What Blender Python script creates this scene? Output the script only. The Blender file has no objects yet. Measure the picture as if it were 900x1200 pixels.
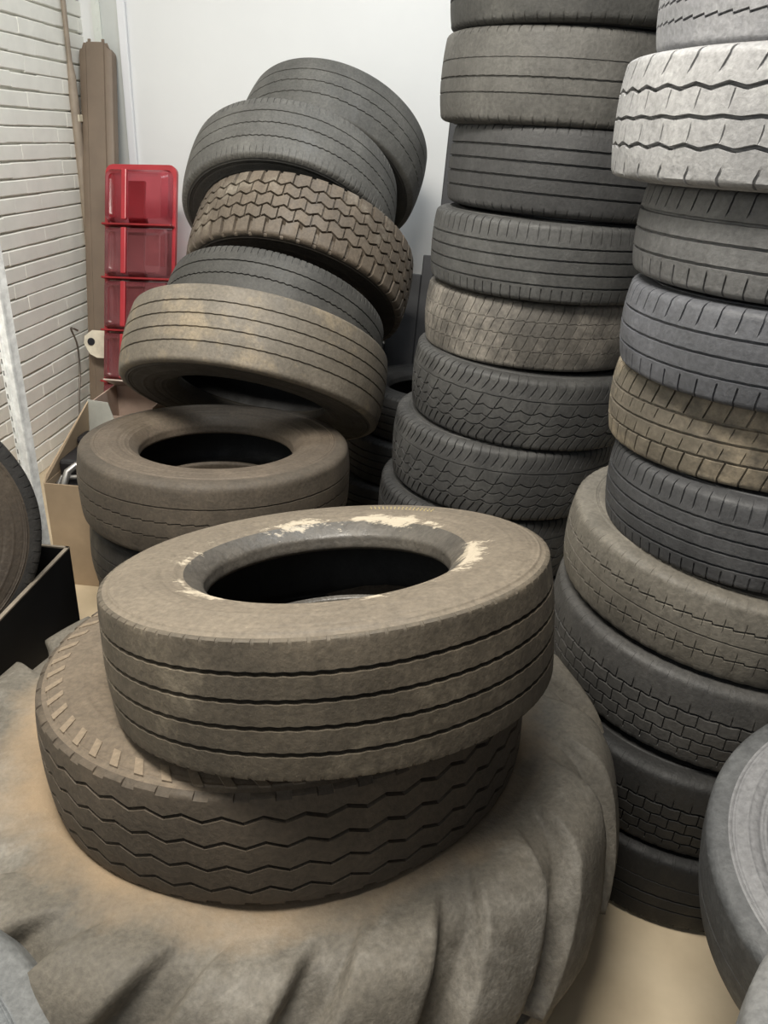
import bpy, math, random
import numpy as np
from mathutils import Vector, Matrix, Quaternion

random.seed(7)
RNG = np.random.RandomState(11)
SC = bpy.context.scene
COL = SC.collection
PI = math.pi

# ------------------------------------------------------------------ helpers
def tag(o, label=None, cat=None, group=None, kind=None):
    if label: o['label'] = label
    if cat: o['category'] = cat
    if group: o['group'] = group
    if kind: o['kind'] = kind
    return o

def link(name, me, mat=None, parent=None):
    o = bpy.data.objects.new(name, me)
    COL.objects.link(o)
    if mat is not None and me is not None: me.materials.append(mat)
    if parent is not None: o.parent = parent
    return o

def empty(name, loc, rot=None):
    o = bpy.data.objects.new(name, None)
    o.empty_display_size = .1
    COL.objects.link(o)
    o.location = loc
    if rot is not None:
        o.rotation_mode = 'QUATERNION'; o.rotation_quaternion = rot
    return o

def quad_mesh(name, V, Fq, smooth=True, sharp=None):
    me = bpy.data.meshes.new(name)
    V = np.ascontiguousarray(V, np.float32); Fq = np.ascontiguousarray(Fq, np.int32)
    me.vertices.add(len(V)); me.vertices.foreach_set('co', V.ravel())
    me.loops.add(Fq.size); me.loops.foreach_set('vertex_index', Fq.ravel())
    me.polygons.add(len(Fq))
    me.polygons.foreach_set('loop_start', np.arange(0, Fq.size, 4, dtype=np.int32))
    me.polygons.foreach_set('use_smooth', np.full(len(Fq), smooth))
    me.update(calc_edges=True)
    if sharp: me.set_sharp_from_angle(angle=math.radians(sharp))
    return me

def grid_faces(R, C):
    i = np.arange(R-1)[:, None]; j = np.arange(C)[None, :]; j2 = (j+1) % C
    return np.stack([i*C+j, i*C+j2, (i+1)*C+j2, (i+1)*C+j], -1).reshape(-1, 4)

def poly(name, verts, faces, mat, parent=None, smooth=False, bevel=0, sharp=None):
    me = bpy.data.meshes.new(name)
    me.from_pydata([tuple(v) for v in verts], [], faces); me.update()
    if smooth:
        me.polygons.foreach_set('use_smooth', [True]*len(me.polygons))
        if sharp: me.set_sharp_from_angle(angle=math.radians(sharp))
    o = link(name, me, mat, parent)
    if bevel:
        m = o.modifiers.new('bevel', 'BEVEL'); m.width = bevel; m.segments = 2; m.limit_method = 'ANGLE'
    return o

class MB:
    def __init__(s): s.v = []; s.f = []
    def box(s, a, b, M=None):
        x0, y0, z0 = a; x1, y1, z1 = b; n = len(s.v)
        P = [(x0,y0,z0),(x1,y0,z0),(x1,y1,z0),(x0,y1,z0),(x0,y0,z1),(x1,y0,z1),(x1,y1,z1),(x0,y1,z1)]
        if M is not None: P = [tuple(M @ Vector(p)) for p in P]
        s.v += P
        s.f += [tuple(n+k for k in q) for q in ((3,2,1,0),(4,5,6,7),(0,1,5,4),(1,2,6,5),(2,3,7,6),(3,0,4,7))]
        return s
    def panel(s, pts, t):
        """quad sheet pts (4 corners) with thickness t along its normal"""
        P = [Vector(p) for p in pts]; nrm = (P[1]-P[0]).cross(P[2]-P[0]).normalized()*t
        n = len(s.v); s.v += [tuple(p) for p in P]+[tuple(p+nrm) for p in P]
        s.f += [tuple(n+k for k in q) for q in ((3,2,1,0),(4,5,6,7),(0,1,5,4),(1,2,6,5),(2,3,7,6),(3,0,4,7))]
        return s
    def tube(s, pts, r, k=10):
        P = [Vector(p) for p in pts]; n = len(s.v); m = len(P)
        up = Vector((.31, .22, .92))
        for i, p in enumerate(P):
            d = (P[min(i+1, m-1)]-P[max(i-1, 0)]).normalized()
            a = d.cross(up).normalized(); b = d.cross(a)
            rr = r[i] if isinstance(r, (list, tuple)) else r
            for q in range(k):
                t = 2*PI*q/k
                s.v.append(tuple(p+a*(rr*math.cos(t))+b*(rr*math.sin(t))))
        for i in range(m-1):
            for q in range(k):
                q2 = (q+1) % k
                s.f.append((n+i*k+q, n+i*k+q2, n+(i+1)*k+q2, n+(i+1)*k+q))
        s.f.append(tuple(n+q for q in range(k))); s.f.append(tuple(n+(m-1)*k+q for q in reversed(range(k))))
        return s
    def build(s, name, mat, parent=None, **kw): return poly(name, s.v, s.f, mat, parent, **kw)

# ------------------------------------------------------------------ materials
def nodes(name):
    m = bpy.data.materials.new(name); m.use_nodes = True
    nt = m.node_tree; b = nt.nodes['Principled BSDF']
    return m, nt, b

def N(nt, t, **kw):
    n = nt.nodes.new(t)
    for k, v in kw.items(): setattr(n, k, v)
    return n

def ramp(nt, src, p0, c0, p1, c1, interp='LINEAR'):
    r = N(nt, 'ShaderNodeValToRGB'); e = r.color_ramp.elements; r.color_ramp.interpolation = interp
    e[0].position = p0; e[0].color = c0; e[1].position = p1; e[1].color = c1
    nt.links.new(src, r.inputs[0]); return r

def col4(c): return (c[0], c[1], c[2], 1)
def g(v): return (v, v, v, 1)

def srgb(r, gg, b):
    f = lambda c: ((c/255+.055)/1.055)**2.4 if c > 10 else c/255/12.92
    return (f(r), f(gg), f(b))

def noise(nt, vec, scale, detail=4, rough=.55, off=(0,0,0), stretch=(1,1,1)):
    mp = N(nt, 'ShaderNodeMapping'); mp.inputs['Location'].default_value = off; mp.inputs['Scale'].default_value = stretch
    nt.links.new(vec, mp.inputs[0])
    n = N(nt, 'ShaderNodeTexNoise'); n.inputs['Scale'].default_value = scale
    n.inputs['Detail'].default_value = detail; n.inputs['Roughness'].default_value = rough
    nt.links.new(mp.outputs[0], n.inputs['Vector']); return n

def mix(nt, fac, a, b):
    m = N(nt, 'ShaderNodeMix', data_type='RGBA')
    for s, v in ((m.inputs[0], fac), (m.inputs[6], a), (m.inputs[7], b)):
        if isinstance(v, (tuple, list)): s.default_value = col4(v)
        elif isinstance(v, (float, int)): s.default_value = v
        else: nt.links.new(v, s)
    return m.outputs[2]

_k = [0]
def rubber(name, base, dust, amount=.4, patch=None, patch_amt=0., rough=.64, bump=.35, scale=7., spec=.5):
    """worn rubber: base tone, dust film, optional stains of a third colour"""
    _k[0] += 1; o = (_k[0]*3.7, _k[0]*1.9, _k[0]*5.3)
    m, nt, b = nodes(name)
    tc = N(nt, 'ShaderNodeTexCoord').outputs['Object']
    n1 = noise(nt, tc, scale, 5, .6, o)
    n2 = noise(nt, tc, scale*3.2, 4, .65, o, (1, 1, .45))
    n3 = noise(nt, tc, 120, 3, .6, o)
    c = .5+(.5-amount)*.45
    f1 = ramp(nt, n1.outputs[0], c-.13, g(0), c+.17, g(1)).outputs[0]
    f2 = ramp(nt, n2.outputs[0], .3, g(.25), .72, g(1)).outputs[0]
    mm = N(nt, 'ShaderNodeMath', operation='MULTIPLY'); nt.links.new(f1, mm.inputs[0]); nt.links.new(f2, mm.inputs[1])
    film = mix(nt, .45*min(1, amount*1.6), base, dust)
    colr = mix(nt, mm.outputs[0], film, dust)
    if patch is not None:
        n4 = noise(nt, tc, scale*.75, 5, .6, (o[1], o[2], o[0]))
        n5 = noise(nt, tc, scale*5, 4, .7, (o[2], o[0], o[1]))
        ad = N(nt, 'ShaderNodeMath', operation='MULTIPLY_ADD'); ad.inputs[1].default_value = .35
        nt.links.new(n5.outputs[0], ad.inputs[0]); nt.links.new(n4.outputs[0], ad.inputs[2])
        t = .82-patch_amt*.3
        f4 = ramp(nt, ad.outputs[0], t-.06, g(0), t+.16, g(.9)).outputs[0]
        colr = mix(nt, f4, colr, patch)
    fine = ramp(nt, n3.outputs[0], .25, g(.62), .75, g(1.05)).outputs[0]
    mu = N(nt, 'ShaderNodeMix', data_type='RGBA', blend_type='MULTIPLY'); mu.inputs[0].default_value = 1
    nt.links.new(colr, mu.inputs[6]); nt.links.new(fine, mu.inputs[7])
    nt.links.new(mu.outputs[2], b.inputs['Base Color'])
    rr = ramp(nt, n2.outputs[0], .3, g(rough-.1), .7, g(min(1, rough+.14))).outputs[0]
    nt.links.new(rr, b.inputs['Roughness'])
    b.inputs['Specular IOR Level'].default_value = spec
    bp = N(nt, 'ShaderNodeBump'); bp.inputs['Strength'].default_value = bump; bp.inputs['Distance'].default_value = .003
    hs = N(nt, 'ShaderNodeMath', operation='ADD'); nt.links.new(n2.outputs[0], hs.inputs[0]); nt.links.new(n3.outputs[0], hs.inputs[1])
    nt.links.new(hs.outputs[0], bp.inputs['Height']); nt.links.new(bp.outputs[0], b.inputs['Normal'])
    return m

def plain(name, c, rough=.6, metal=0., var=.12, scale=12., bump=.1, spec=.5, c2=None):
    _k[0] += 1; o = (_k[0]*2.1, _k[0]*4.9, _k[0]*1.3)
    m, nt, b = nodes(name)
    tc = N(nt, 'ShaderNodeTexCoord').outputs['Object']
    n1 = noise(nt, tc, scale, 5, .6, o)
    c2 = c2 or tuple(max(0, x*(1-var*2)) for x in c)
    f = ramp(nt, n1.outputs[0], .35, g(0), .68, g(1)).outputs[0]
    nt.links.new(mix(nt, f, c2, tuple(min(1, x*(1+var)) for x in c)), b.inputs['Base Color'])
    b.inputs['Roughness'].default_value = rough; b.inputs['Metallic'].default_value = metal
    b.inputs['Specular IOR Level'].default_value = spec
    bp = N(nt, 'ShaderNodeBump'); bp.inputs['Strength'].default_value = bump; bp.inputs['Distance'].default_value = .004
    nt.links.new(n1.outputs[0], bp.inputs['Height']); nt.links.new(bp.outputs[0], b.inputs['Normal'])
    return m

# ------------------------------------------------------------------ tyres
def tri(x): return 4*np.abs((x % 1.)-.5)-1            # triangle wave -1..1
def saw(x): return 2*((x % 1.)-.5)
def sinw(x): return np.sin(2*PI*x)
def step(x): return np.tanh(4*np.sin(2*PI*x))
def scal(x): return 1-2*np.abs(np.sin(PI*x))          # arches
SHAPES = dict(tri=tri, saw=saw, sin=sinw, step=step, scal=scal)

def catmull(P, k=5):
    P = np.asarray(P, float); Q = np.vstack([2*P[0]-P[1], P, 2*P[-1]-P[-2]]); out = []
    for i in range(1, len(Q)-2):
        for t in np.arange(k)/k:
            a, b, c, d = Q[i-1:i+3]
            out.append(.5*((2*b)+(-a+c)*t+(2*a-5*b+4*c-d)*t*t+(-a+3*b-3*c+d)*t**3))
    out.append(P[-1]); return np.array(out)

def rev(rows, C, shear=None):
    """revolve (r,z) rows to vertices"""
    th = np.arange(C)/C*2*PI
    r = rows[:, 0][:, None]; z = rows[:, 1][:, None]
    V = np.stack([r*np.cos(th), r*np.sin(th), z+0*th], -1)
    return V.reshape(-1, 3), grid_faces(len(rows), C)

def lump(th, z, seed, amp):
    rs = np.random.RandomState(seed); h = 0
    for _ in range(7):
        k = rs.randint(2, 19); h = h+np.sin(k*th+rs.rand()*7+z*rs.uniform(-60, 60))*rs.rand()/math.sqrt(k)
    return h*amp

def make_tyre(name, label, cat, group, C, n, R, W, rim, mat, spec, spin=0., side=None, bead=None, liner=None, sr=.03,
              tw=.80, crown=.006, detail=True, seed=1, ridges=True, mat_bead=None, flat=False):
    """C: centre, n: axis; R outer radius, W section width, rim bead radius"""
    n = Vector(n).normalized()
    q = Vector((0, 0, 1)).rotation_difference(n) @ Quaternion((0, 0, 1), spin)
    root = empty(name, Vector(C)-n*(W/2), q)
    tag(root, label, cat, group)
    w = W/2; wt = tw*w
    zo = W/2
    # ---- tread rows
    grooves = sorted(spec.get('grooves', []), key=lambda t: t[0])
    zk = spec.get('zk', 1); zf = SHAPES[spec.get('shape', 'tri')]
    rows = []                                    # (z, depth, amp, rib, v)
    def rib(z0, z1, a0, a1, idx, k):
        for t in np.linspace(0, 1, k): rows.append((z0+(z1-z0)*t, 0., a0+(a1-a0)*t, idx, t))
    cur = -wt; ca = 0.
    for gi, gv in enumerate(grooves):
        pos, gw, gd = gv[:3]; amp = gv[3] if len(gv) > 3 else 0.
        a, b = pos*wt-gw/2, pos*wt+gw/2
        rib(cur, a, ca, amp, gi, 6)
        e = min(.0012, gw*.2)
        rows += [(a+e, gd, amp, -1, 0), (b-e, gd, amp, -1, 0)]
        cur = b; ca = amp
    rib(cur, wt, ca, 0., len(grooves), 6)
    rows = np.array(rows)
    # ---- columns
    pn = spec.get('n', 60); slots = spec.get('slots', [])
    fr = set([0.]); msk = {}
    for si, (c, sw) in enumerate(slots):
        e = min(.012, sw*.25)
        for f in (c-sw/2, c-sw/2+e, c+sw/2-e, c+sw/2): fr.add(round(f % 1., 5))
    sub = spec.get('sub', 8)
    full = sorted(fr); base = np.array(full+[1.]); extra = []
    for a, b in zip(base[:-1], base[1:]):
        k = max(1, int(math.ceil((b-a)*sub))); extra += list(a+(b-a)*np.arange(1, k)/k)
    full = np.array(sorted(full+extra))
    cols = (np.arange(pn)[:, None]+full[None, :]).ravel()/pn       # 0..1
    cfrac = np.tile(full, pn)
    smask = []
    for (c, sw) in slots:
        d = np.abs((cfrac-c+.5) % 1.-.5); e = min(.012, sw*.25)
        smask.append(np.clip((sw/2-d)/e, 0, 1))
    sl = spec.get('slant')                         # function of z/wt -> fraction of pitch
    z = rows[:, 0][:, None]; u = z/wt
    sh = (sl(u) if sl else 0*u)/pn
    th = 2*PI*(cols[None, :]+sh)
    zz = z+rows[:, 2][:, None]*zf(cols[None, :]*pn*zk+sh*pn*zk)*1.0
    dep = np.repeat(rows[:, 1][:, None], len(cols), 1)
    for ribi, lst in spec.get('rib', {}).items():
        for (si, d, v0, v1) in lst:
            sel = (rows[:, 3] == ribi) & (rows[:, 4] >= v0-1e-6) & (rows[:, 4] <= v1+1e-6)
            dep[sel] = np.maximum(dep[sel], d*smask[si][None, :])
    rr = R-crown*np.abs(u)**2.2-dep
    if detail: rr = rr+lump(th, zz, seed, .0009)
    # ---- shoulders
    k = 7 if sr > .012 else 4
    t = np.linspace(0, 1, k)[1:]
    r0 = R-crown; Rs = r0-sr; zs = min(w*.985, wt+sr*.75)
    sr_ = r0*(1-t)**2+2*r0*t*(1-t)+Rs*t**2 if not flat else r0+(Rs-r0)*t
    sz_ = wt*(1-t)**2+2*zs*t*(1-t)+zs*t**2 if not flat else wt+(zs-wt)*t
    def shoulder(sgn):
        dd = np.zeros((len(t), len(cols)))
        for (si, d, vmax) in spec.get('sh', []):
            dd = np.maximum(dd, (d*np.clip((vmax-t)/.25, 0, 1))[:, None]*smask[si][None, :])
        s2 = (sl(np.array([[1.*sgn]])) if sl else np.zeros((1, 1)))/pn
        thh = 2*PI*(cols[None, :]+s2)+0*t[:, None]
        nr = (1-t)*1.; nz = t
        return thh, sr_[:, None]-dd*nr[:, None], sgn*(sz_[:, None]-dd*nz[:, None])
    tb, rb_, zb_ = shoulder(-1); tt, rt_, zt_ = shoulder(1)
    TH = np.vstack([tb[::-1], th+0*dep, tt]); RR = np.vstack([rb_[::-1], rr, rt_]); ZZ = np.vstack([zb_[::-1], zz+0*dep, zt_])
    V = np.stack([RR*np.cos(TH), RR*np.sin(TH), ZZ+zo], -1).reshape(-1, 3)
    me = quad_mesh('tread', V, grid_faces(*RR.shape), True, 34)
    link('tread', me, mat, root)
    # ---- sidewalls
    h = Rs-rim
    prof = [(Rs, zs), (Rs-.16*h, zs+(w-zs)*.75), (rim+.52*h, w), (rim+.20*h, w*.915)]
    P = catmull(prof, 14)
    if ridges:
        s = np.linspace(0, 1, len(P)); P = P.copy()
        for c0, wd, hh in ((.14, .02, .0022), (.30, .016, -.0012), (.55, .02, .0016), (.78, .022, -.0016), (.9, .02, .002)):
            P[:, 1] += hh*np.exp(-((s-c0)/wd)**2)
    Cn = 144
    side = side or mat
    Vu, Fu = rev(np.c_[P[:, 0], P[:, 1]+zo], Cn)
    up = link('sidewall', quad_mesh('sidewall', Vu, Fu, True), side, root)
    Pd = P[::-1]
    Vd, Fd = rev(np.c_[Pd[:, 0], -Pd[:, 1]+zo], Cn)
    dn = link('sidewall', quad_mesh('sidewall', Vd, Fd, True), side, root)
    # ---- beads
    e0 = P[-1]
    bp = catmull([e0, (rim+.12*h, w*.84), (rim+.05*h, w*.76), (rim+.012*h, w*.70), (rim, w*.62), (rim-.001, w*.50), (rim+.006, w*.44)], 5)
    mb = bead or side
    Vb, Fb = rev(np.c_[bp[:, 0], bp[:, 1]+zo], Cn); link('bead', quad_mesh('bead', Vb, Fb, True), mb, up)
    bq = bp[::-1]
    Vb, Fb = rev(np.c_[bq[:, 0], -bq[:, 1]+zo], Cn); link('bead', quad_mesh('bead', Vb, Fb, True), mb, dn)
    # ---- inner liner
    half = catmull([(rim+.006, w*.44), (rim+.03, w*.56), (rim+.35*h, w*.86), (Rs-.10*h, w*.86), (R-.026, wt*.75), (R-.022, 0.)], 4)
    L = np.vstack([half, (half*[1, -1])[::-1][1:]])
    Vl, Fl = rev(np.c_[L[:, 0], L[:, 1]+zo], Cn)
    link('inner_liner', quad_mesh('inner_liner', Vl, Fl, True), liner or M['liner'], root)
    return root, up, dn

M = {}
M['liner'] = rubber('tyre inner rubber', (.012, .012, .012), (.03, .028, .025), .3, rough=.6)

# tread patterns ----------------------------------------------------------
def straight(pos, w=.006, d=.006, a=0.): return [(p, w, d, a) for p in pos]
def side_slots(d=.004, n_r=3, v=.75, inner=True):
    return dict(sh=[(0, d, v)], rib={0: [(0, d, 0, .7)], n_r: [(0, d, .3, 1)]})
SP = {}
SP['truck_rib'] = dict(n=96, sub=3, grooves=straight((-.62, -.22, .18, .58), .007, .011, .0007), shape='tri', slots=[(.5, .22)], sh=[(0, .0014, .9)])
SP['truck_rib_worn'] = dict(n=80, sub=4, grooves=straight((-.6, -.2, .2, .6), .005, .005, .0006), shape='sin')
SP['truck_zig'] = dict(n=48, sub=8, grooves=straight((-.70, -.25, .22, .68), .0065, .013, .0048), shape='tri', slots=[(.5, .4)], sh=[(0, .004, .95)])
SP['truck_step'] = dict(n=70, sub=10, grooves=[(-.5, .0045, .005, .0022), (0, .0045, .006, .0022), (.5, .0045, .006, .0004)], shape='saw')
SP['truck_fine'] = dict(n=110, sub=4, grooves=[(-.5, .005, .006, .0018), (.02, .005, .006, .0018), (.52, .005, .006, .0008)], shape='tri', slots=[(.5, .3)], sh=[(0, .003, .9)], rib={0: [(0, .003, 0, .35)], 3: [(0, .003, .65, 1)]})
SP['truck_lug'] = dict(n=46, sub=10, grooves=straight((-.62, -.21, .21, .62), .008, .014, .007), shape='tri', slots=[(.25, .26), (.25, .10), (.75, .10)],
    sh=[(0, .012, .9)], rib={0: [(0, .012, 0, .8)], 4: [(0, .012, .2, 1)], 1: [(2, .010, 0, 1)], 2: [(1, .010, 0, 1)], 3: [(2, .010, 0, 1)]})
SP['rib3_worn'] = dict(n=70, sub=5, grooves=[(-.45, .004, .003, .0004), (-.05, .005, .004, .0006), (.42, .003, .002, .0004)], shape='saw', slots=[(.5, .16)], sh=[(0, .0022, .8)])
SP['rib4'] = dict(n=72, sub=4, grooves=straight((-.62, -.2, .22, .62), .006, .006, .0003), shape='sin', slots=[(.5, .12)], sh=[(0, .003, .8)])
SP['rib4_fine'] = dict(n=80, sub=3, grooves=straight((-.66, -.26, .14, .52), .0055, .006, .0003), shape='sin', slots=[(.5, .13)], **side_slots(.0035, 4))
SP['rib3_slots'] = dict(n=58, sub=4, grooves=straight((-.52, 0, .5), .0055, .006, .0002), shape='sin', slots=[(.5, .10)], slant=lambda u: .25*u, **side_slots(.004, 3))
SP['rib3_block'] = dict(n=52, sub=4, grooves=straight((-.5, .02, .52), .006, .006, .0002), shape='sin', slots=[(.5, .10), (.1, .06)], slant=lambda u: .5*u,
    sh=[(0, .0045, .8)], rib={0: [(0, .005, 0, 1)], 3: [(0, .005, 0, 1)], 1: [(1, .003, 0, .6)], 2: [(1, .003, .4, 1)]})
SP['van_step'] = dict(n=66, sub=10, grooves=[(-.45, .0045, .006, .0022), (.02, .0035, .005, .0003), (.47, .005, .006, .0026)], shape='saw', slots=[(.5, .05), (.5, .5)],
    rib={0: [(0, .003, .6, 1)], 1: [(0, .003, 0, .4)], 2: [(0, .003, .7, 1)], 3: [(0, .003, 0, .3)]}, sh=[(1, .0012, .7)])
SP['brick'] = dict(n=64, sub=4, grooves=[(-.72, .005, .006, .001), (-.36, .005, .007, .001), (0, .005, .007, .001), (.36, .006, .007, .001)], shape='step', slots=[(.3, .07), (.8, .07), (.5, .3)],
    rib={1: [(0, .006, 0, 1)], 2: [(1, .006, 0, 1)], 3: [(0, .006, 0, 1)], 0: [(1, .005, .3, 1)], 4: [(1, .004, 0, .25)]}, sh=[(2, .0012, .7)])
SP['wavy3'] = dict(n=40, sub=10, grooves=[(-.5, .0065, .014, .003), (0, .006, .014, .0015), (.5, .0065, .014, .0033)], shape='tri', slots=[(.5, .09), (.15, .05)],
    sh=[(0, .005, .9)], rib={0: [(0, .004, 0, .35)], 3: [(0, .004, .45, 1)], 1: [(1, .003, .2, .7)], 2: [(1, .003, .3, .8)]}, slant=lambda u: .35*u*np.abs(u))
SP['saw3'] = dict(n=74, sub=12, grooves=[(-.70, .0035, .007, .0024), (-.38, .0035, .007, .0024), (-.05, .0035, .007, .0024), (.25, .0035, .005, .0028), (.68, .0035, .005, .0028)], shape='saw')
SP['arches'] = dict(n=42, sub=12, grooves=[(-.58, .005, .006, .004), (-.22, .0045, .005, .0045), (.12, .0045, .006, .0045), (.52, .004, .004, .0008)], shape='scal', slots=[(.25, .10), (.75, .10), (.5, .08)],
    sh=[(0, .005, .85), (1, .005, .85)], rib={0: [(0, .004, 0, .9), (1, .004, 0, .9)], 4: [(0, .004, .35, 1), (1, .004, .35, 1)], 1: [(2, .004, .1, .9)], 3: [(2, .004, 0, .8)], 2: [(2, .003, 0, 1)]}, slant=lambda u: .9*u)
SP['sipes'] = dict(n=76, sub=6, grooves=[(-.5, .0025, .002, .002), (.05, .003, .0025, .002), (.55, .0025, .002, .002)], shape='saw', slots=[(.5, .10)], sh=[(0, .003, .8)],
    rib={0: [(0, .002, .2, .8)], 1: [(0, .0025, .1, .9)], 2: [(0, .0025, .1, .9)], 3: [(0, .0025, .2, 1)]}, slant=lambda u: 1.1*u)
SP['plain'] = dict(n=40, sub=3, grooves=straight((-.4, .4), .004, .003))
SP['bald'] = dict(n=60, sub=4, grooves=[(0, .002, .0008, .001)])

DG = (.030, .030, .030)     # dark clean rubber
def rub(name, base, dust, amt=.45, **kw): return rubber(name, base, dust, amt, **kw)

STK = 'car and van tyres in the right hand stack'
MID = 'car tyres in the middle stack'
PILE = 'truck tyres toppled back against the rear wall'
LOW = 'truck tyres stacked on the left'

# right stack, bottom to top ------------------------------------------------
T = [
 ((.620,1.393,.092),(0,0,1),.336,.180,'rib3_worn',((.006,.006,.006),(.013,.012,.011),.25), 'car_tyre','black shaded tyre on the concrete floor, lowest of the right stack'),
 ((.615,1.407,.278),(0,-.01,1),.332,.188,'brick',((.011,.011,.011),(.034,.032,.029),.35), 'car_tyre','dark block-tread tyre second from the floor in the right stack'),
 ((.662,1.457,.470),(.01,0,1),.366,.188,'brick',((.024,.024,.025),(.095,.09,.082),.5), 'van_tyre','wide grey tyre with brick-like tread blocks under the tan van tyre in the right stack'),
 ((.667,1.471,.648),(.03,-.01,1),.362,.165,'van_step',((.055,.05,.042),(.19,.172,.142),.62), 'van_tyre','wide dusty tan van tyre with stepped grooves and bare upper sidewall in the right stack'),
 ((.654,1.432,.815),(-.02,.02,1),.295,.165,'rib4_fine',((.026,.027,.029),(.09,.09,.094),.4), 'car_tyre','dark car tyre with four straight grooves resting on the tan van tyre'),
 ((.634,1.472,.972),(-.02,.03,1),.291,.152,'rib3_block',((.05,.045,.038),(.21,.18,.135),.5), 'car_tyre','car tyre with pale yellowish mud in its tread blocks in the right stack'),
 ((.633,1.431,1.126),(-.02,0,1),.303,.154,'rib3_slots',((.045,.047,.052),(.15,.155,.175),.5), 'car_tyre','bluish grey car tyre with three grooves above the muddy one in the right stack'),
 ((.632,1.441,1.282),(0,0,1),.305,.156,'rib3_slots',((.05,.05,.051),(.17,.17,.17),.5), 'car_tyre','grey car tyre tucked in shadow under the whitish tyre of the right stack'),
 ((.601,1.444,1.453),(-.02,0,1),.340,.182,'wavy3',((.20,.20,.208),(.38,.38,.38),.6), 'van_tyre','dusty wide tyre, whitened by painted light, with three wavy black grooves near the top right'),  # dusty grey made paler: strong light is put into the colour
 ((.602,1.441,1.642),(-.03,-.02,1),.304,.192,'saw3',((.16,.165,.18),(.36,.36,.37),.5), 'van_tyre','pale blue-grey tyre with fine sawtooth sipes topping the right stack'),  # pale dust colour also carries the brighter light near the top
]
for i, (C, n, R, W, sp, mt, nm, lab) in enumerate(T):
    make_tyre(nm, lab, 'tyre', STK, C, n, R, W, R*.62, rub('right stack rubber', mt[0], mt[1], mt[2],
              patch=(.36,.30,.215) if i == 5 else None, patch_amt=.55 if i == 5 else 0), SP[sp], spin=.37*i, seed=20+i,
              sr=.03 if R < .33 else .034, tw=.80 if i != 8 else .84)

# middle stack ----------------------------------------------------------------
Ms = [
 ((.262,2.295,.111),(0,0,1),.330,.218,'arches',((.018,.018,.018),(.05,.05,.048),.3),'dark car tyre on the floor, bottom of the middle stack'),
 ((.183,2.287,.334),(0,0,1),.339,.220,'arches',((.030,.030,.031),(.10,.098,.093),.4),'lowest visible tyre of the middle stack, just above the big brown ribbed tyre'),
 ((.223,2.290,.553),(.02,0,1),.345,.214,'arches',((.030,.030,.031),(.115,.113,.108),.42),'dark arch-patterned tyre, lower of the twin pair in the middle stack'),
 ((.271,2.295,.762),(.03,-.01,1),.345,.200,'arches',((.032,.032,.033),(.12,.118,.112),.42),'dark arch-patterned tyre, upper of the twin pair in the middle stack'),
 ((.274,2.315,.953),(0,.01,1),.325,.180,'sipes',((.05,.047,.043),(.17,.155,.135),.5),'narrow worn tyre with pale dusty left side in the middle stack'),
 ((.283,2.292,1.141),(.01,0,1),.330,.192,'rib4_fine',((.036,.036,.036),(.13,.13,.126),.45),'car tyre with notched shoulder directly above the worn dusty one in the middle stack'),
 ((.306,2.292,1.337),(.03,.02,1),.323,.198,'rib4',((.026,.026,.027),(.085,.085,.085),.38),'darker car tyre with three bold straight grooves in the middle stack'),
 ((.273,2.298,1.540),(.01,0,1),.328,.204,'rib3_worn',((.046,.044,.040),(.155,.15,.138),.5),'wide worn car tyre with faint grooves second from the top of the middle stack'),
 ((.284,2.285,1.744),(-.01,-.01,1),.331,.200,'rib3_worn',((.03,.03,.029),(.10,.098,.09),.4),'car tyre cut off by the top edge, uppermost of the middle stack'),
]
for i, (C, n, R, W, sp, mt, lab) in enumerate(Ms):
    make_tyre('car_tyre', lab, 'tyre', MID, C, n, R, W, R*.64, rub('middle stack rubber', mt[0], mt[1], mt[2],
              patch=(.33,.30,.26) if i == 4 else None, patch_amt=.38 if i == 4 else 0), SP[sp], spin=.53*i, seed=40+i, sr=.032)

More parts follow.
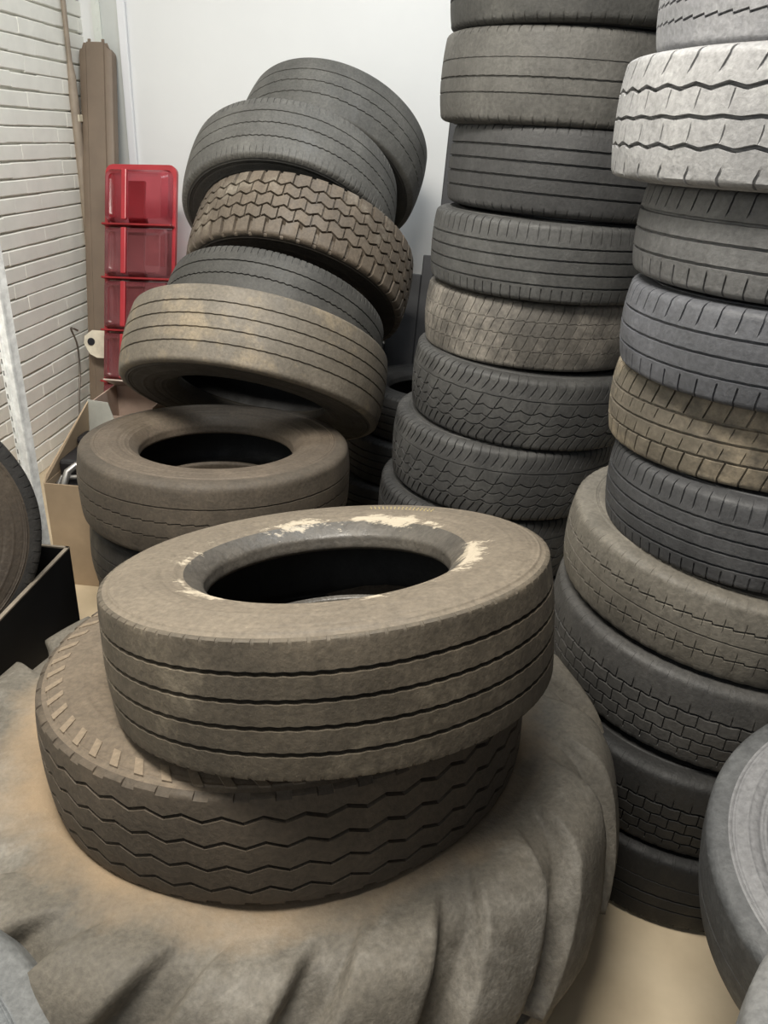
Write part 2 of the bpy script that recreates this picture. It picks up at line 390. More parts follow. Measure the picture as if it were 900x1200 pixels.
# front pair lying on the tractor tyre ---------------------------------------
brown_d, brown_l = (.060, .047, .034), (.175, .138, .098)
m_p1 = rub('brown ribbed tread rubber', (.034,.028,.020), (.155,.126,.090), .5, patch=(.26,.22,.16), patch_amt=.02, rough=.7, scale=8.)
m_p1s = rub('brown dusty sidewall rubber', (.115,.094,.070), (.20,.165,.122), .6, rough=.66, scale=5.)
def radial_scuff(m, r0, r1, c, thr, sc=16):
    """scrape marks left by a fitting tool around the hole"""
    nt = m.node_tree; bs = nt.nodes['Principled BSDF']; src = bs.inputs['Base Color'].links[0].from_socket
    tc = N(nt, 'ShaderNodeTexCoord').outputs['Object']
    sx = N(nt, 'ShaderNodeVectorMath', operation='MULTIPLY'); sx.inputs[1].default_value = (1, 1, 0); nt.links.new(tc, sx.inputs[0])
    ln = N(nt, 'ShaderNodeVectorMath', operation='LENGTH'); nt.links.new(sx.outputs[0], ln.inputs[0])
    ma = N(nt, 'ShaderNodeMapRange'); ma.inputs[1].default_value = 0; ma.inputs[2].default_value = r1; ma.inputs[3].default_value = .10; ma.inputs[4].default_value = -.22
    sb = N(nt, 'ShaderNodeMath', operation='SUBTRACT'); sb.inputs[1].default_value = r0; nt.links.new(ln.outputs['Value'], sb.inputs[0])
    ab = N(nt, 'ShaderNodeMath', operation='ABSOLUTE'); nt.links.new(sb.outputs[0], ab.inputs[0]); nt.links.new(ab.outputs[0], ma.inputs[0])
    n1 = noise(nt, tc, sc*.4, 3, .6, (5,2,7)); n2 = noise(nt, tc, sc*4.5, 4, .75, (1,8,3), (.45,1,1))
    ad = N(nt, 'ShaderNodeMath', operation='MULTIPLY_ADD'); ad.inputs[1].default_value = .7; nt.links.new(n2.outputs[0], ad.inputs[0]); nt.links.new(n1.outputs[0], ad.inputs[2])
    a2 = N(nt, 'ShaderNodeMath', operation='ADD'); nt.links.new(ad.outputs[0], a2.inputs[0]); nt.links.new(ma.outputs[0], a2.inputs[1])
    f = ramp(nt, a2.outputs[0], thr-.05, g(0), thr+.10, g(.85)).outputs[0]
    nt.links.new(mix(nt, f, src, c), bs.inputs['Base Color'])
radial_scuff(m_p1s, .236, .050, (.44,.38,.29), .985)
def scuff_bead():
    m = rub('scuffed bead rubber', (.050,.046,.041), (.118,.104,.086), .5, rough=.42, scale=11, spec=.5)
    radial_scuff(m, .236, .050, (.44,.38,.29), .985)
    return m
p1, p1u, _ = make_tyre('truck_tyre', 'brown truck tyre with straight grooves lying on top at the centre, open hole facing up', 'tyre',
    'pair of truck tyres lying on the tractor tyre', (-.139,1.060,.695), (-.14,.215,.966), .358, .206, .198, m_p1, SP['truck_rib'],
    side=m_p1s, bead=scuff_bead(), sr=.007, tw=.86, crown=.004, seed=3)
m_p2 = rub('brown zigzag tread rubber', (.044,.035,.025), (.128,.098,.068), .5, rough=.75)
m_p2s = rub('brown zigzag sidewall rubber', (.085,.066,.047), (.19,.148,.105), .55, rough=.75)
p2, p2u, _ = make_tyre('truck_tyre', 'brown truck tyre with four zigzag grooves under the ribbed one, on the tractor tyre', 'tyre',
    'pair of truck tyres lying on the tractor tyre', (-.222,1.12,.485), (-.092,.11,.99), .425, .194, .235, m_p2, SP['truck_zig'],
    side=m_p2s, sr=.010, tw=.86, crown=.006, seed=4)
# pale moulded bars round the shoulder of the zigzag tyre, and faded marks on the ribbed one
def ring_marks(name, parent, r0, r1, z0, z1, angles, wd, mat, skew, h):
    def build(a):
        V = []
        for dz in (-.004, h):
            for (r, dt, zz) in ((r0, -wd/2-skew, z0), (r1, -wd/2+skew, z1), (r1, wd/2+skew, z1), (r0, wd/2-skew, z0)):
                V.append((r*math.cos(dt), r*math.sin(dt), zz+dz))
        return V
    me = bpy.data.meshes.new(name)
    me.from_pydata(build(0), [], [(0,3,2,1),(4,5,6,7),(0,1,5,4),(1,2,6,5),(2,3,7,6),(3,0,4,7)]); me.update(); me.materials.append(mat)
    for a in angles:
        o = bpy.data.objects.new(name, me); COL.objects.link(o); o.parent = parent; o.rotation_euler = (0, 0, a)
m_bar = rub('pale dusty moulding', (.15,.115,.08), (.27,.21,.145), .6)
ring_marks('moulded_bar', p2u, .376, .402, .1922, .1905, [2*PI*k/56 for k in range(56)], .038, m_bar, .026, .0018)
ring_marks('lettering_mark', p1u, .286, .306, 0.2055, .2045, [.98+.028*k for k in range(17)], .008, plain('faded yellow mark', (.42,.34,.15), .7), .012, .0020)

# tractor tyre ---------------------------------------------------------------
def tractor(C, n, R, W, rim, nl=18, lug=.042):
    n = Vector(n).normalized(); q = Vector((0, 0, 1)).rotation_difference(n) @ Quaternion((0, 0, 1), .25)
    root = empty('tractor_tyre', Vector(C)-n*(W/2), q)
    tag(root, 'huge dusty brown tractor tyre with worn lugs lying flat in the foreground', 'tyre')
    w = W/2; Rb = R-lug*.75
    half = catmull([(Rb, 0), (Rb-.004, .35*w), (Rb-.020, .68*w), (Rb-.058, .92*w), (Rb-.115, 1.0*w), (Rb-.175, .985*w), (rim+.075, .90*w), (rim+.035, .80*w), (rim+.012, .72*w)], 9)
    d = np.gradient(half, axis=0); nn = np.c_[d[:, 1], -d[:, 0]]; nn /= np.linalg.norm(nn, axis=1)[:, None]
    s = np.r_[0, np.cumsum(np.linalg.norm(np.diff(half, axis=0), axis=1))]
    Cn = 720
    th = np.arange(Cn)/Cn*2*PI
    m_t = rub('tractor tread rubber', (.066,.060,.050), (.190,.168,.134), .55, patch=(.27,.25,.215), patch_amt=.3, rough=.72, scale=5., bump=.5)
    # reddish dirt gathered on the sidewall round the hole, fading out unevenly
    nt = m_t.node_tree; bs = nt.nodes['Principled BSDF']; src = bs.inputs['Base Color'].links[0].from_socket
    tc = N(nt, 'ShaderNodeTexCoord').outputs['Object']
    sx = N(nt, 'ShaderNodeVectorMath', operation='MULTIPLY'); sx.inputs[1].default_value = (1, 1, 0); nt.links.new(tc, sx.inputs[0])
    ln = N(nt, 'ShaderNodeVectorMath', operation='LENGTH'); nt.links.new(sx.outputs[0], ln.inputs[0])
    nz = noise(nt, tc, 7, 5, .65, (3,1,2))
    ma = N(nt, 'ShaderNodeMath', operation='MULTIPLY_ADD'); ma.inputs[1].default_value = .16
    nt.links.new(nz.outputs[0], ma.inputs[0]); nt.links.new(ln.outputs['Value'], ma.inputs[2])
    dirt = ramp(nt, ma.outputs[0], .515, g(.8), .60, g(0)).outputs[0]
    nt.links.new(mix(nt, dirt, src, (.30,.215,.13)), bs.inputs['Base Color'])
    m_s = m_t
    def sm(x, a, b):
        t = np.clip((x-a)/(b-a), 0, 1); return t*t*(3-2*t)
    s_end = s[int(4.0*9)]                      # where lug ends run out on the sidewall
    def surf(sgn, off):
        sv = s[:, None]/s_end
        ph = (th[None, :]*nl/(2*PI)-1.05*sv+off) % 1.
        m = sm(ph, .02, .06)*(1-sm(ph, .64, .76))
        fade = (1-sm(sv, .62, 1.0))*sm(sv, .0, .03)
        hgt = (lug if sgn > 0 else lug*.45)*m*fade
        hgt = hgt+lump(th[None, :], half[:, 1][:, None]*sgn, 77, .0038)*(.4+sm(sv, .2, .8))
        P = half[:, None, :]+nn[:, None, :]*hgt[..., None]
        return P                        # rows centre -> bead
    U = surf(1, 0); D = surf(-1, .5)
    cut = int(4.5*9)
    def build(name, Pr, mat):
        V = np.stack([Pr[..., 0]*np.cos(th), Pr[..., 0]*np.sin(th), Pr[..., 1]+w], -1).reshape(-1, 3)
        return link(name, quad_mesh(name, V, grid_faces(*Pr.shape[:2]), True), mat, root)
    D[..., 1] *= -1
    build('tread', np.concatenate([D[:cut+1][::-1], U[1:cut+1]]), m_t)
    build('sidewall', U[cut:], m_s)
    build('sidewall', D[cut:][::-1], m_s)
    bp = catmull([half[-1], (rim, .66*w), (rim, .5*w)], 4)
    for sgn in (1, -1):
        b = bp.copy(); b[:, 1] *= sgn
        if sgn < 0: b = b[::-1]
        V, F = rev(np.c_[b[:, 0], b[:, 1]+w], 144); link('bead', quad_mesh('bead', V, F), m_s, root)
    hf = catmull([(rim, .5*w), (rim+.05, .7*w), (rim+.17, .88*w), (Rb-.08, .82*w), (Rb-.03, .5*w), (Rb-.025, 0)], 4)
    L = np.vstack([hf, (hf*[1, -1])[::-1][1:]]); V, F = rev(np.c_[L[:, 0], L[:, 1]+w], 144)
    link('inner_liner', quad_mesh('inner_liner', V, F), M['liner'], root)
    return root
tractor((-.238,1.145,.205), (-.06,.045,1), .640, .41, .31)

# left low stack ---------------------------------------------------------------
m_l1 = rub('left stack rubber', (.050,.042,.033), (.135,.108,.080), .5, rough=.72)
m_l1s = rub('left stack sidewall', (.072,.058,.044), (.175,.138,.102), .55, rough=.66)
Ls = [((-.610,2.04,.095),(0,0,1),.375,.19,m_l1,'dark truck tyre on the floor, bottom of the left stack beside the steel bin'),
      ((-.612,2.045,.285),(0,.02,1),.380,.19,m_l1,'shaded truck tyre in the middle of the left stack under the open one')]
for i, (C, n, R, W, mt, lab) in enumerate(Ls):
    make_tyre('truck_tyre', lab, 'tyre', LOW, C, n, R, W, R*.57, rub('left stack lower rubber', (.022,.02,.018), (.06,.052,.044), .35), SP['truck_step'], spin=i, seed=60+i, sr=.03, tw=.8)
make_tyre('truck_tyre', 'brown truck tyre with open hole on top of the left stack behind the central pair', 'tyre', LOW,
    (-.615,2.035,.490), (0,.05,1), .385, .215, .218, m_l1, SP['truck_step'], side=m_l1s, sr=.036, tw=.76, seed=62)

# leaning pile -------------------------------------------------------------------
Pl = [((-.580,2.391,.692),(.075,.56,.83),.420,.232,'truck_rib_worn',((.075,.066,.053),(.22,.19,.15),.6),(.33,.265,.175),.12,'brownish rib-tread truck tyre at the front of the leaning pile, above the open tyre'),
      ((-.600,2.725,.735),(.12,.64,.76),.395,.225,'truck_fine',((.036,.035,.032),(.11,.105,.095),.4),None,0,'dark truck tyre squeezed between the lugged one and the front one of the leaning pile'),
      ((-.546,2.990,.927),(.12,.63,.765),.420,.250,'truck_lug',((.062,.050,.039),(.195,.155,.115),.55),(.34,.30,.24),.02,'brown truck tyre with toothed lug blocks in the middle of the leaning pile'),
      ((-.618,3.165,1.145),(.05,.68,.73),.406,.250,'truck_fine',((.06,.058,.054),(.185,.18,.165),.5),None,0,'grey truck tyre with fine shoulder sipes below the topmost tyre of the leaning pile'),
      ((-.506,3.425,1.307),(.18,.66,.73),.386,.245,'truck_step',((.052,.051,.047),(.165,.16,.146),.5),None,0,'dark grey truck tyre leaning on the rear wall, topmost of the leaning pile')]
for i, (C, n, R, W, sp, mt, pc, pa, lab) in enumerate(Pl):
    make_tyre('truck_tyre', lab, 'tyre', PILE, C, n, R, W, R*.56, rub('leaning pile rubber', mt[0], mt[1], mt[2], patch=pc, patch_amt=pa), SP[sp],
              side=rub('shade-darkened pile sidewall', tuple(x*.4 for x in mt[0]), tuple(x*.3 for x in mt[1]), .35), spin=.7*i, seed=80+i, sr=.022, tw=.84, crown=.008)  # sidewall colour darkened to paint in the shade of the undersides
# unseen black stack added to darken the gap over the lit floor
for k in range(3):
    make_tyre('car_tyre', 'black tyre added to darken the gap behind the leaning pile', 'tyre', 'black tyres added to darken the gap',
        (-.13+.06*k, 2.97, .09+.18*k), (0,0,1), .29, .18, .18, rub('gap shade rubber', (.012,.012,.012), (.028,.027,.026), .25), SP['rib4'], seed=95+k, detail=False)

# near tyres at the frame edges --------------------------------------------------
m_r1 = rub('near grey rubber', (.048,.05,.052), (.105,.108,.11), .5, patch=(.19,.195,.195), patch_amt=.16, rough=.62, scale=6)
m_r1s = rub('near grey sidewall', (.15,.15,.155), (.24,.24,.245), .6, rough=.6)
make_tyre('car_tyre', 'bald grey tyre at the right edge, lying tilted above the bare floor', 'tyre', None,
    (.735,.800,.470), (-.235,-.20,.95), .283, .215, .175, m_r1, SP['bald'], side=m_r1s, seed=110, sr=.03, tw=.82)
make_tyre('car_tyre', 'light grey tyre cut off by the bottom right corner of the photo', 'tyre', None,
    (.566,.350,.655), (-.10,.10,1), .26, .17, .16, rub('corner pale rubber', (.12,.12,.119), (.21,.21,.205), .55), SP['plain'], seed=111)
make_tyre('car_tyre', 'blue-grey tyre leaning on the tractor tyre in the bottom left corner', 'tyre', None,
    (-.635,.421,.282), (.247,-.435,.866), .281, .185, .175, rub('corner blue grey rubber', (.10,.105,.105), (.25,.255,.25), .55), SP['bald'],
    side=rub('corner blue grey sidewall', (.10,.11,.115), (.23,.24,.245), .5, rough=.55), bead=rub('corner pale bead', (.28,.27,.24), (.45,.43,.38), .5), seed=112, sr=.045, tw=.72)
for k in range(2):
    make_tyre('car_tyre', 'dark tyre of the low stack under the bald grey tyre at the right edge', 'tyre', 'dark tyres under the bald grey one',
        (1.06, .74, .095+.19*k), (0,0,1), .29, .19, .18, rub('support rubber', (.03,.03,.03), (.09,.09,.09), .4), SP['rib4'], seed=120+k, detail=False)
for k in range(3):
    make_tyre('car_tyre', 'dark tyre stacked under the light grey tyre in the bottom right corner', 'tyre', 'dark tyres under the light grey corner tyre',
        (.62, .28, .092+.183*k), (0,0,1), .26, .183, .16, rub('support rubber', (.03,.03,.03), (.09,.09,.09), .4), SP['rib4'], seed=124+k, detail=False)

# ------------------------------------------------------------------ room
XW, YW = -1.69, 3.85
m_floor = plain('concrete floor', (.58,.48,.335), .75, var=.06, scale=3.5, bump=.12, c2=(.46,.37,.25))
fl = MB().box((-1.9,-.6,-.1), (3.2,4.0,0)).build('floor', m_floor); tag(fl, kind='structure')
m_back = plain('painted panel', (.80,.81,.81), .5, var=.015, scale=1.5, bump=.02)
bw = MB().box((-1.9,YW,0), (3.2,YW+.12,3.0)).build('wall_back', m_back); tag(bw, kind='structure')
def brick_wall():
    m = plain('white painted brick', (.92,.91,.84), .6, var=.03, scale=9, bump=.35)
    V = []; Fc = []
    V += [(XW-.012,-.2,0),(XW-.012,YW,0),(XW-.012,YW,3.0),(XW-.012,-.2,3.0)]; Fc.append((0,1,2,3))
    pitch, bh, bl = .062, .0562, .212
    z = .0; row = 0
    while z < 3.0:
        y = -.2-(row % 2)*bl*.5-RNG.rand()*.02
        while y < YW:
            y0 = max(-.2, y); y1 = min(YW, y+bl)
            if y1-y0 > .02:
                dx = RNG.rand()*.002; jz = RNG.randn()*.0012; jt = RNG.randn()*.0012; bv = .0035
                x1 = XW+.004+dx; x0 = XW-.012
                n = len(V); a, b_, c, d = y0, y1, z+jz, z+bh+jt
                V += [(x0,a,c),(x0,b_,c),(x0,b_,d),(x0,a,d),
                      (x1-bv,a,c),(x1-bv,b_,c),(x1-bv,b_,d),(x1-bv,a,d),
                      (x1,a+.0004,c+bv),(x1,b_-.0004,c+bv),(x1,b_-.0004,d-bv),(x1,a+.0004,d-bv)]
                for s0, s1 in ((0,4),(4,8)):
                    for k in range(4):
                        k2 = (k+1) % 4; Fc.append((n+s0+k, n+s0+k2, n+s1+k2, n+s1+k))
                Fc.append((n+8,n+9,n+10,n+11))
            y += bl
        z += pitch; row += 1
    o = poly('wall_left', V, Fc, m); tag(o, kind='structure')
    back = MB().box((XW-.2,-.2,0), (XW-.013,YW,3.0)).build('wall_left', m); tag(back, kind='structure')
brick_wall()
m_trim = plain('white trim', (.84,.85,.88), .4, var=.01, scale=4, bump=.01)
tag(MB().box((-1.515,YW-.022,0), (-1.478,YW,3.0)).build('trim_1', m_trim, bevel=.004), kind='structure')
m_strip = plain('pale green strip', (.74,.77,.72), .4, var=.02)
t2 = MB().box((-1.628,YW-.018,0), (-1.592,YW,3.0))
for k in range(60): t2.box((-1.613,YW-.020,.05+k*.05), (-1.607,YW-.017,.062+k*.05))
tag(t2.build('trim_2', m_strip), kind='structure')
m_grey = plain('grey infill panel', (.60,.62,.60), .5, var=.02)
tag(MB().box((-1.592,YW-.008,0), (-1.515,YW,3.0)).build('trim_3', m_grey), kind='structure')

# conduit
m_cond = plain('brown conduit', (.33,.27,.21), .5, var=.1)
cp = empty('conduit_pipe', (XW+.018, 3.66, 0)); tag(cp, 'thin brown pipe running up the white brick wall by the corner', 'pipe')
MB().tube([(0,0,0),(0,0,1.50),(.0,.005,1.56),(0,0,1.62),(0,0,3.0)], [.020,.020,.017,.0105,.0105], 12).build('pipe', m_cond, cp, smooth=True, sharp=50)
MB().box((-.012,-.012,1.385), (.02,.03,1.415)).build('clip', plain('cream clip', (.75,.68,.52)), cp, bevel=.004)

# ------------------------------------------------------------------ brown steel channel leaning in the corner
def frame(o, a, b, facing):
    """frame at a, z towards b, x across"""
    z = (Vector(b)-Vector(a)).normalized(); x = (Vector(facing)-z*z.dot(Vector(facing))).normalized(); y = z.cross(x)
    return Matrix((x, y, z)).transposed().to_quaternion()
m_ch = plain('brown painted steel', (.19,.142,.102), .55, var=.07, scale=5, bump=.08)
a, b = Vector((-1.535,3.30,0)), Vector((-1.604,3.78,1.70))
ch = empty('steel_channel', a, frame(None, a, b, (1,.05,0))); tag(ch, 'tall brown steel channel leaning in the corner behind the red lamp cover', 'steel channel')
Lh = (b-a).length
def channel():
    hw, dp, t, rc = .075, .05, .005, .014
    prof = [(-hw, dp), (-hw, rc), (-hw+rc*.3, rc*.3), (-hw+rc, 0), (-hw*.55, 0), (-hw*.5, -.006), (hw*.5, -.006), (hw*.55, 0), (hw-rc, 0), (hw-rc*.3, rc*.3), (hw, rc), (hw, dp)]
    inn = [(x*(1-t/hw), y+t if y < dp else y) for x, y in prof]
    ring = prof+inn[::-1]
    zs = [0., .6, 1.2, Lh-.06, Lh-.03, Lh-.012, Lh]
    V = []; F = []
    for k, zz in enumerate(zs):
        for (x, y) in ring:
            top = zz
            if k >= 4 and abs(x) > hw*.8: top = min(zz, Lh-.045+.02*(k-4)/2)
            V.append((x*(1. if k < 6 else .93), y, top))
    m = len(ring)
    for k in range(len(zs)-1):
        for i in range(m):
            j = (i+1) % m; F.append((k*m+i, k*m+j, (k+1)*m+j, (k+1)*m+i))
    F.append(tuple(range(m-1, -1, -1))); F.append(tuple(len(V)-m+i for i in range(m)))
    return poly('channel_body', V, F, m_ch, ch, smooth=True, sharp=35)
channel()
for sx in (-.026, .034):
    MB().box((sx-.006,.0,Lh-.01), (sx+.006,.006,Lh+.014)).build('tab', m_ch, ch)

# ------------------------------------------------------------------ red lamp cover
def red_plastic(name, c, tr=.75, rough=.12):
    m, nt, b = nodes(name)
    tc = N(nt, 'ShaderNodeTexCoord').outputs['Object']; n1 = noise(nt, tc, 14, 4)
    nt.links.new(mix(nt, ramp(nt, n1.outputs[0], .3, g(0), .7, g(1)).outputs[0], tuple(x*.75 for x in c), c), b.inputs['Base Color'])
    b.inputs['Transmission Weight'].default_value = tr; b.inputs['Roughness'].default_value = rough; b.inputs['IOR'].default_value = 1.3
    return m
m_red = red_plastic('red lens plastic', (.46,.035,.05), .6, .16)
m_red2 = red_plastic('smoky red lens plastic', (.42,.12,.135), .65, .2)
m_redd = plain('dark red rim plastic', (.30,.02,.025), .3, var=.1)
m_redf = plain('bright red flange plastic', (.42,.03,.04), .28, var=.06)
a, b = Vector((-1.325,3.17,.02)), Vector((-1.345,3.55,1.23))
lamp = empty('lamp_cover', a, frame(None, a, b, (1,-.10,0))); tag(lamp, 'tall red see-through lamp cover standing before the brown steel channel', 'lamp cover')
LH = (b-a).length; hw, dp = .164, .075
def rounded(x0, x1, z0, z1, r, k=5):
    P = []
    for cx, cz, a0 in ((x1-r, z1-r, 0), (x0+r, z1-r, PI/2), (x0+r, z0+r, PI), (x1-r, z0+r, 1.5*PI)):
        for i in range(k+1): t = a0+PI/2*i/k; P.append((cx+r*math.cos(t), cz+r*math.sin(t)))
    return P
def loop_mesh(loops, name, mat, parent, cap=True):
    V = []; F = []; m = len(loops[0])
    for lp in loops: V += lp
    for k in range(len(loops)-1):
        for i in range(m):
            j = (i+1) % m; F.append((k*m+i, k*m+j, (k+1)*m+j, (k+1)*m+i))
    if cap: F.append(tuple(len(V)-m+i for i in range(m)))
    return poly(name, V, F, mat, parent, smooth=True, sharp=40)
secs = [(LH-.250-.0, LH-.022), (LH-.475, LH-.262), (LH-.70, LH-.487), (LH-.925, LH-.712), (.03, LH-.937)]
for k, (z0, z1) in enumerate(secs):
    # each lens: bowl towards the viewer (-y), bevelled edges, recessed flat face
    L1 = [(x, 0., z) for x, z in rounded(-hw+.012, hw-.012, z0, z1, .03 if k == 0 else .012)]
    L2 = [(x, -dp*.75, z) for x, z in rounded(-hw+.020, hw-.020, z0+.006, z1-.010, .03 if k == 0 else .012)]
    L3 = [(x, -dp, z) for x, z in rounded(-hw+.045, hw-.042, z0+.016, z1-.030, .02)]
    L4 = [(x, -dp+.010, z) for x, z in rounded(-hw+.060, hw-.055, z0+.022, z1-.040, .016)]
    lens = loop_mesh([L1, L2, L3, L4], 'lens', m_red if k == 0 else m_red2, lamp)
    MB().box((-.060,-dp-.003,z0+.01), (-.036,-dp+.012,z1-.01)).build('rib', m_redf, lens, bevel=.004)
    MB().box((-hw+.004,-dp*.8,z0-.010), (hw-.004,.0,z0-.001)).build('divider', m_redd, lamp, bevel=.003)
fl1 = [(x, 0., z) for x, z in rounded(-hw, hw, 0, LH, .035)]
fl2 = [(x, -.018, z) for x, z in rounded(-hw, hw, 0, LH, .035)]
fl3 = [(x, -.018, z) for x, z in rounded(-hw+.016, hw-.016, .016, LH-.022, .03)]
fl4 = [(x, 0., z) for x, z in rounded(-hw+.016, hw-.016, .016, LH-.022, .03)]
loop_mesh([fl1, fl2, fl3, fl4], 'rim_frame', m_redf, lamp, cap=False)
MB().box((-.06,.004,.05), (.02,.03,LH-.06)).build('inner_strip', plain('dull inner plastic', (.22,.17,.17), .5), lamp, bevel=.004)
MB().box((.03,.004,LH-.42), (.10,.012,LH-.28)).build('reflector', plain('pale inner plastic', (.62,.55,.55), .4), lamp)
br = empty('mounting_bracket', (0,0,0)); br.parent = lamp
br.name = 'mounting_bracket'
def bracket():
    V = []; F = []; ny = 20
    out = [(-hw+.01, .440), (-hw+.01, .560), (-hw-.075, .562), (-hw-.112, .535), (-hw-.115, .500), (-hw-.085, .455), (-hw-.05, .440)]
    m = poly('bracket_plate', [(x, .010, z) for x, z in out]+[(x, .022, z) for x, z in out],
             [tuple(range(6, -1, -1)), tuple(range(7, 14))]+[(i, (i+1) % 7, 7+(i+1) % 7, 7+i) for i in range(7)], plain('cream bracket', (.74,.68,.55), .5), br)
    t = MB().tube([(-hw-.078,.0095,.510), (-hw-.078,.005,.510)], .017, 16); t.build('bolt_hole', plain('dark hole', (.01,.01,.015), .8), br)
bracket()

# ------------------------------------------------------------------ bent wire
wp = [(-1.60,3.29,.555), (-1.61,3.27,.568), (-1.625,3.28,.560), (-1.62,3.31,.48), (-1.61,3.28,.36), (-1.60,3.22,.25), (-1.57,3.12,.0)]
wpc = catmull(wp, 6)
tag(MB().tube([tuple(p) for p in wpc], .0042, 8).build('bent_wire', plain('dark wire', (.16,.14,.12), .4, .6), smooth=True), 'thin hooked wire standing against the white brick wall', 'wire')

# ------------------------------------------------------------------ cardboard boxes
m_card = plain('cardboard', (.40,.30,.20), .85, var=.08, scale=6, bump=.05)
m_card_in = plain('cardboard inside', (.30,.19,.14), .85, var=.1)
m_cardg = plain('greyed cardboard', (.42,.42,.38), .85, var=.08)
bx = empty('cardboard_box', (-1.20,2.33,0)); tag(bx, 'open brown cardboard box between the galvanised post and the left tyre stack', 'box')
x0, x1, y0, y1, hh = .0, .185, -.215, .12, .365
b1 = MB(); t = .005
b1.box((x0,y0,0), (x1,y0+t,hh)); b1.box((x0,y1-t,0), (x1,y1,hh)); b1.box((x0,y0+t,0), (x0+t,y1-t,hh)); b1.box((x1-t,y0+t,0), (x1,y1-t,hh)); b1.box((x0+t,y0+t,0), (x1-t,y1-t,t))
b1.build('carton', m_card, bx)
MB().panel([(x0,y0,hh), (x0,y1,hh), (x0+.012,y1,hh+.165), (x0-.004,y0+.02,hh+.02)], .004).build('flap', m_card, bx)
MB().panel([(x0+.004,y1,hh), (x0+.13,y1,hh), (x0+.085,y1,hh+.165), (x0+.014,y1,hh+.170)], .004).build('flap', m_cardg, bx)
MB().panel([(x1,y0+.02,hh), (x1,y1-.02,hh), (x1+.035,y1-.05,hh-.10), (x1+.035,y0+.05,hh-.10)], .004).build('flap', m_card, bx)
sp = empty('scrap_part', (-1.20,2.31,.006)); tag(sp, 'black and metal scrap part inside the open cardboard box', 'scrap part')
m_blk = plain('black plastic', (.015,.014,.016), .45, var=.1); m_mtl = plain('dull metal', (.42,.41,.40), .35, .8)
MB().box((.008,-.19,0), (.174,.10,.345)).box((.010,-.11,.345), (.174,.10,.405)).box((.012,.02,.405), (.16,.10,.435)).build('housing', m_blk, sp, bevel=.012)
MB().tube([(.05,-.17,.345),(.06,-.15,.385),(.08,-.13,.40),(.13,-.12,.40)], .012, 10).tube([(.03,-.16,.345),(.04,-.15,.365),(.10,-.15,.37)], .008, 10).build('bracket_arm', m_mtl, sp, smooth=True, sharp=50)
b2 = empty('cardboard_box', (-1.10,2.63,0)); tag(b2, 'taller pinkish cardboard box below the red lamp cover', 'box')
mb = MB(); w2, d2, h2 = .115, .12, .50
mb.box((-w2,-d2,0), (w2,-d2+t,h2-.04)); mb.box((-w2,d2-t,0), (w2,d2,h2)); mb.box((-w2,-d2+t,0), (-w2+t,d2-t,h2)); mb.box((w2-t,-d2+t,0), (w2,d2-t,h2)); mb.box((-w2+t,-d2+t,0), (w2-t,d2-t,t))
mb.build('carton', plain('pinkish cardboard', (.42,.31,.25), .85, var=.08), b2)
MB().panel([(-w2,d2,h2), (w2,d2,h2), (w2,d2-.10,h2+.05), (-w2,d2-.10,h2+.05)], .005).build('flap', plain('pink grey flap', (.46,.38,.33), .85), b2)

# ------------------------------------------------------------------ galvanised post
m_galv = plain('galvanised steel', (.88,.89,.88), .4, .1, var=.12, scale=40, bump=.15)
a, b = Vector((-1.048,1.79,0)), Vector((-1.075,1.80,2.0))
po = empty('steel_post', a, frame(None, a, b, (1,-.35,0))); tag(po, 'perforated galvanised steel angle post standing behind the black bin', 'post')
pm = MB()
pm.box((0,0,0), (.004,.030,2.0)).box((-.030,.0,0), (0,.004,2.0)).box((.004,-.002,0),(.010,.004,2.0)).box((-.018,-.004,0),(-.012,.0,2.0))
pm.build('angle_bar', m_galv, po)
hl = MB()
for k in range(66): hl.box((-.026,-.0012,.03+k*.03), (-.022,.001,.042+k*.03))
hl.build('slot_row', plain('slot hole', (.22,.22,.21), .9), po)

# ------------------------------------------------------------------ black steel bin + tyre
m_bin = plain('black steel', (.006,.006,.007), .55, var=.2, scale=9, bump=.05, spec=.3)
m_edge = plain('bare steel edge', (.34,.29,.23), .45, .5, var=.15)
bn = empty('steel_bin', (-1.2,1.30,0)); tag(bn, 'open black steel bin with bare metal rim at the left edge', 'bin')
bx0, bx1, by0, by1, bh = -.30, .293, -.55, .375, .402; t = .008
for nm, lo, hi in (('side_panel',(bx1-t,by0,0),(bx1,by1,bh)), ('side_panel',(bx0,by0,0),(bx0+t,by1,bh)), ('end_panel',(bx0+t,by1-t,0),(bx1-t,by1,bh)),
                   ('end_panel',(bx0+t,by0,0),(bx1-t,by0+t,bh)), ('bottom_panel',(bx0+t,by0+t,.17),(bx1-t,by1-t,.18))):
    MB().box(lo, hi).build(nm, m_bin, bn)
e = MB(); q = .004
e.box((bx1-t-.001,by0,bh), (bx1+.001,by1,bh+q)).box((bx0,by1-t,bh), (bx1,by1,bh+q)).box((bx0,by0,bh), (bx0+t,by1,bh+q)).box((bx0,by0,bh),(bx1,by0+t,bh+q))
e.build('rim_edge', m_edge, bn)
MB().box((bx0+t,by1-.09,bh-.09), (bx1-t,by1-.08,bh-.085)).build('inner_ledge', m_edge, bn)
make_tyre('car_tyre', 'black tyre with rusty brown inside standing in the steel bin at the left edge', 'tyre', None,
    (-1.19,1.41,.545), (.62,-.72,.25), .32, .17, .19, rub('bin tyre rubber', (.014,.014,.014), (.05,.045,.04), .3), SP['rib4'],
    side=rub('bin tyre sidewall', (.035,.026,.02), (.10,.078,.055), .4), liner=rub('bin tyre rusty inside', (.10,.065,.042), (.22,.16,.105), .55), seed=131)

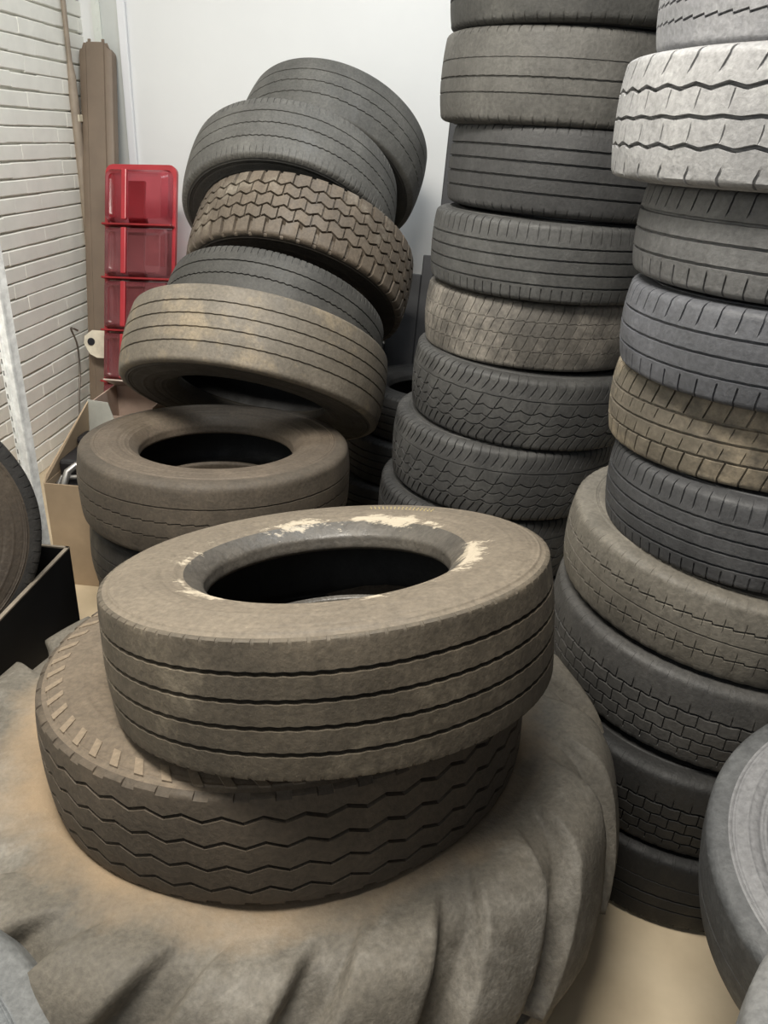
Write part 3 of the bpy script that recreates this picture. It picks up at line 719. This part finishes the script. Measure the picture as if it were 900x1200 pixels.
# ------------------------------------------------------------------ dark board behind the middle stack
a, b = Vector((.16,2.87+.30,0)), Vector((.20,3.52,1.50))
bd = empty('dark_board_gap_fill', a, frame(None, a, b, (1,.0,0))); tag(bd, 'black board leaning behind the middle stack, left pieces added to darken the gap', 'board')
MB().box((-.235,0,0), (.235,.018,(b-a).length)).box((-.285,.0,0), (-.235,.018,.98)).box((-.415,.0,0), (-.285,.018,.90)).box((-.50,.0,0), (-.415,.018,.60)).build('board', plain('black board', (.02,.02,.022), .6, var=.2), bd, bevel=.004)  # stepped left pieces stand in for deep shade in the gap

# ------------------------------------------------------------------ lights
def area(name, loc, target, sx, sy, power, col):
    l = bpy.data.lights.new(name, 'AREA'); l.shape = 'RECTANGLE'; l.size = sx; l.size_y = sy; l.energy = power; l.color = col
    o = bpy.data.objects.new(name, l); COL.objects.link(o); o.location = loc
    o.rotation_euler = (Vector(target)-Vector(loc)).to_track_quat('-Z', 'Y').to_euler(); o['kind'] = 'helper'
    return o
area('ceiling_lamp', (-.62,.65,3.0), (-.25,1.3,0), 1.5, .6, 118, (1,.95,.86))
area('rear_ceiling_lamp', (.1,2.3,3.2), (.1,2.6,0), 1.4, .4, 30, (.90,.96,1))
area('doorway_daylight', (-1.3,-1.6,2.1), (.3,2.0,.9), 2.0, 2.0, 14, (.86,.93,1))
wd = bpy.data.worlds.new('world'); SC.world = wd; wd.use_nodes = True
bg = wd.node_tree.nodes['Background']; bg.inputs[0].default_value = (.92,.96,1,1); bg.inputs[1].default_value = .10

# ------------------------------------------------------------------ camera
RT = Vector((0.99494089, 0.08515443, 0.05330422)); UP = Vector((-0.08515443, 0.43331204, 0.89721201)); FW = Vector((-0.05330422, 0.89721201, -0.43837115))
cd = bpy.data.cameras.new('camera'); cam = bpy.data.objects.new('camera', cd); COL.objects.link(cam)
mw = Matrix((RT, UP, -FW)).transposed().to_4x4(); mw.translation = Vector((0, 0, 1.4)); cam.matrix_world = mw
cd.sensor_fit = 'VERTICAL'; cd.sensor_height = 36; cd.sensor_width = 27; cd.lens = 901/1200*36; cd.clip_start = .02
SC.camera = cam
vs = SC.view_settings
vs.view_transform = 'Standard'; vs.look = 'None'; vs.gamma = 1; vs.use_curve_mapping = False; vs.exposure = 0.0
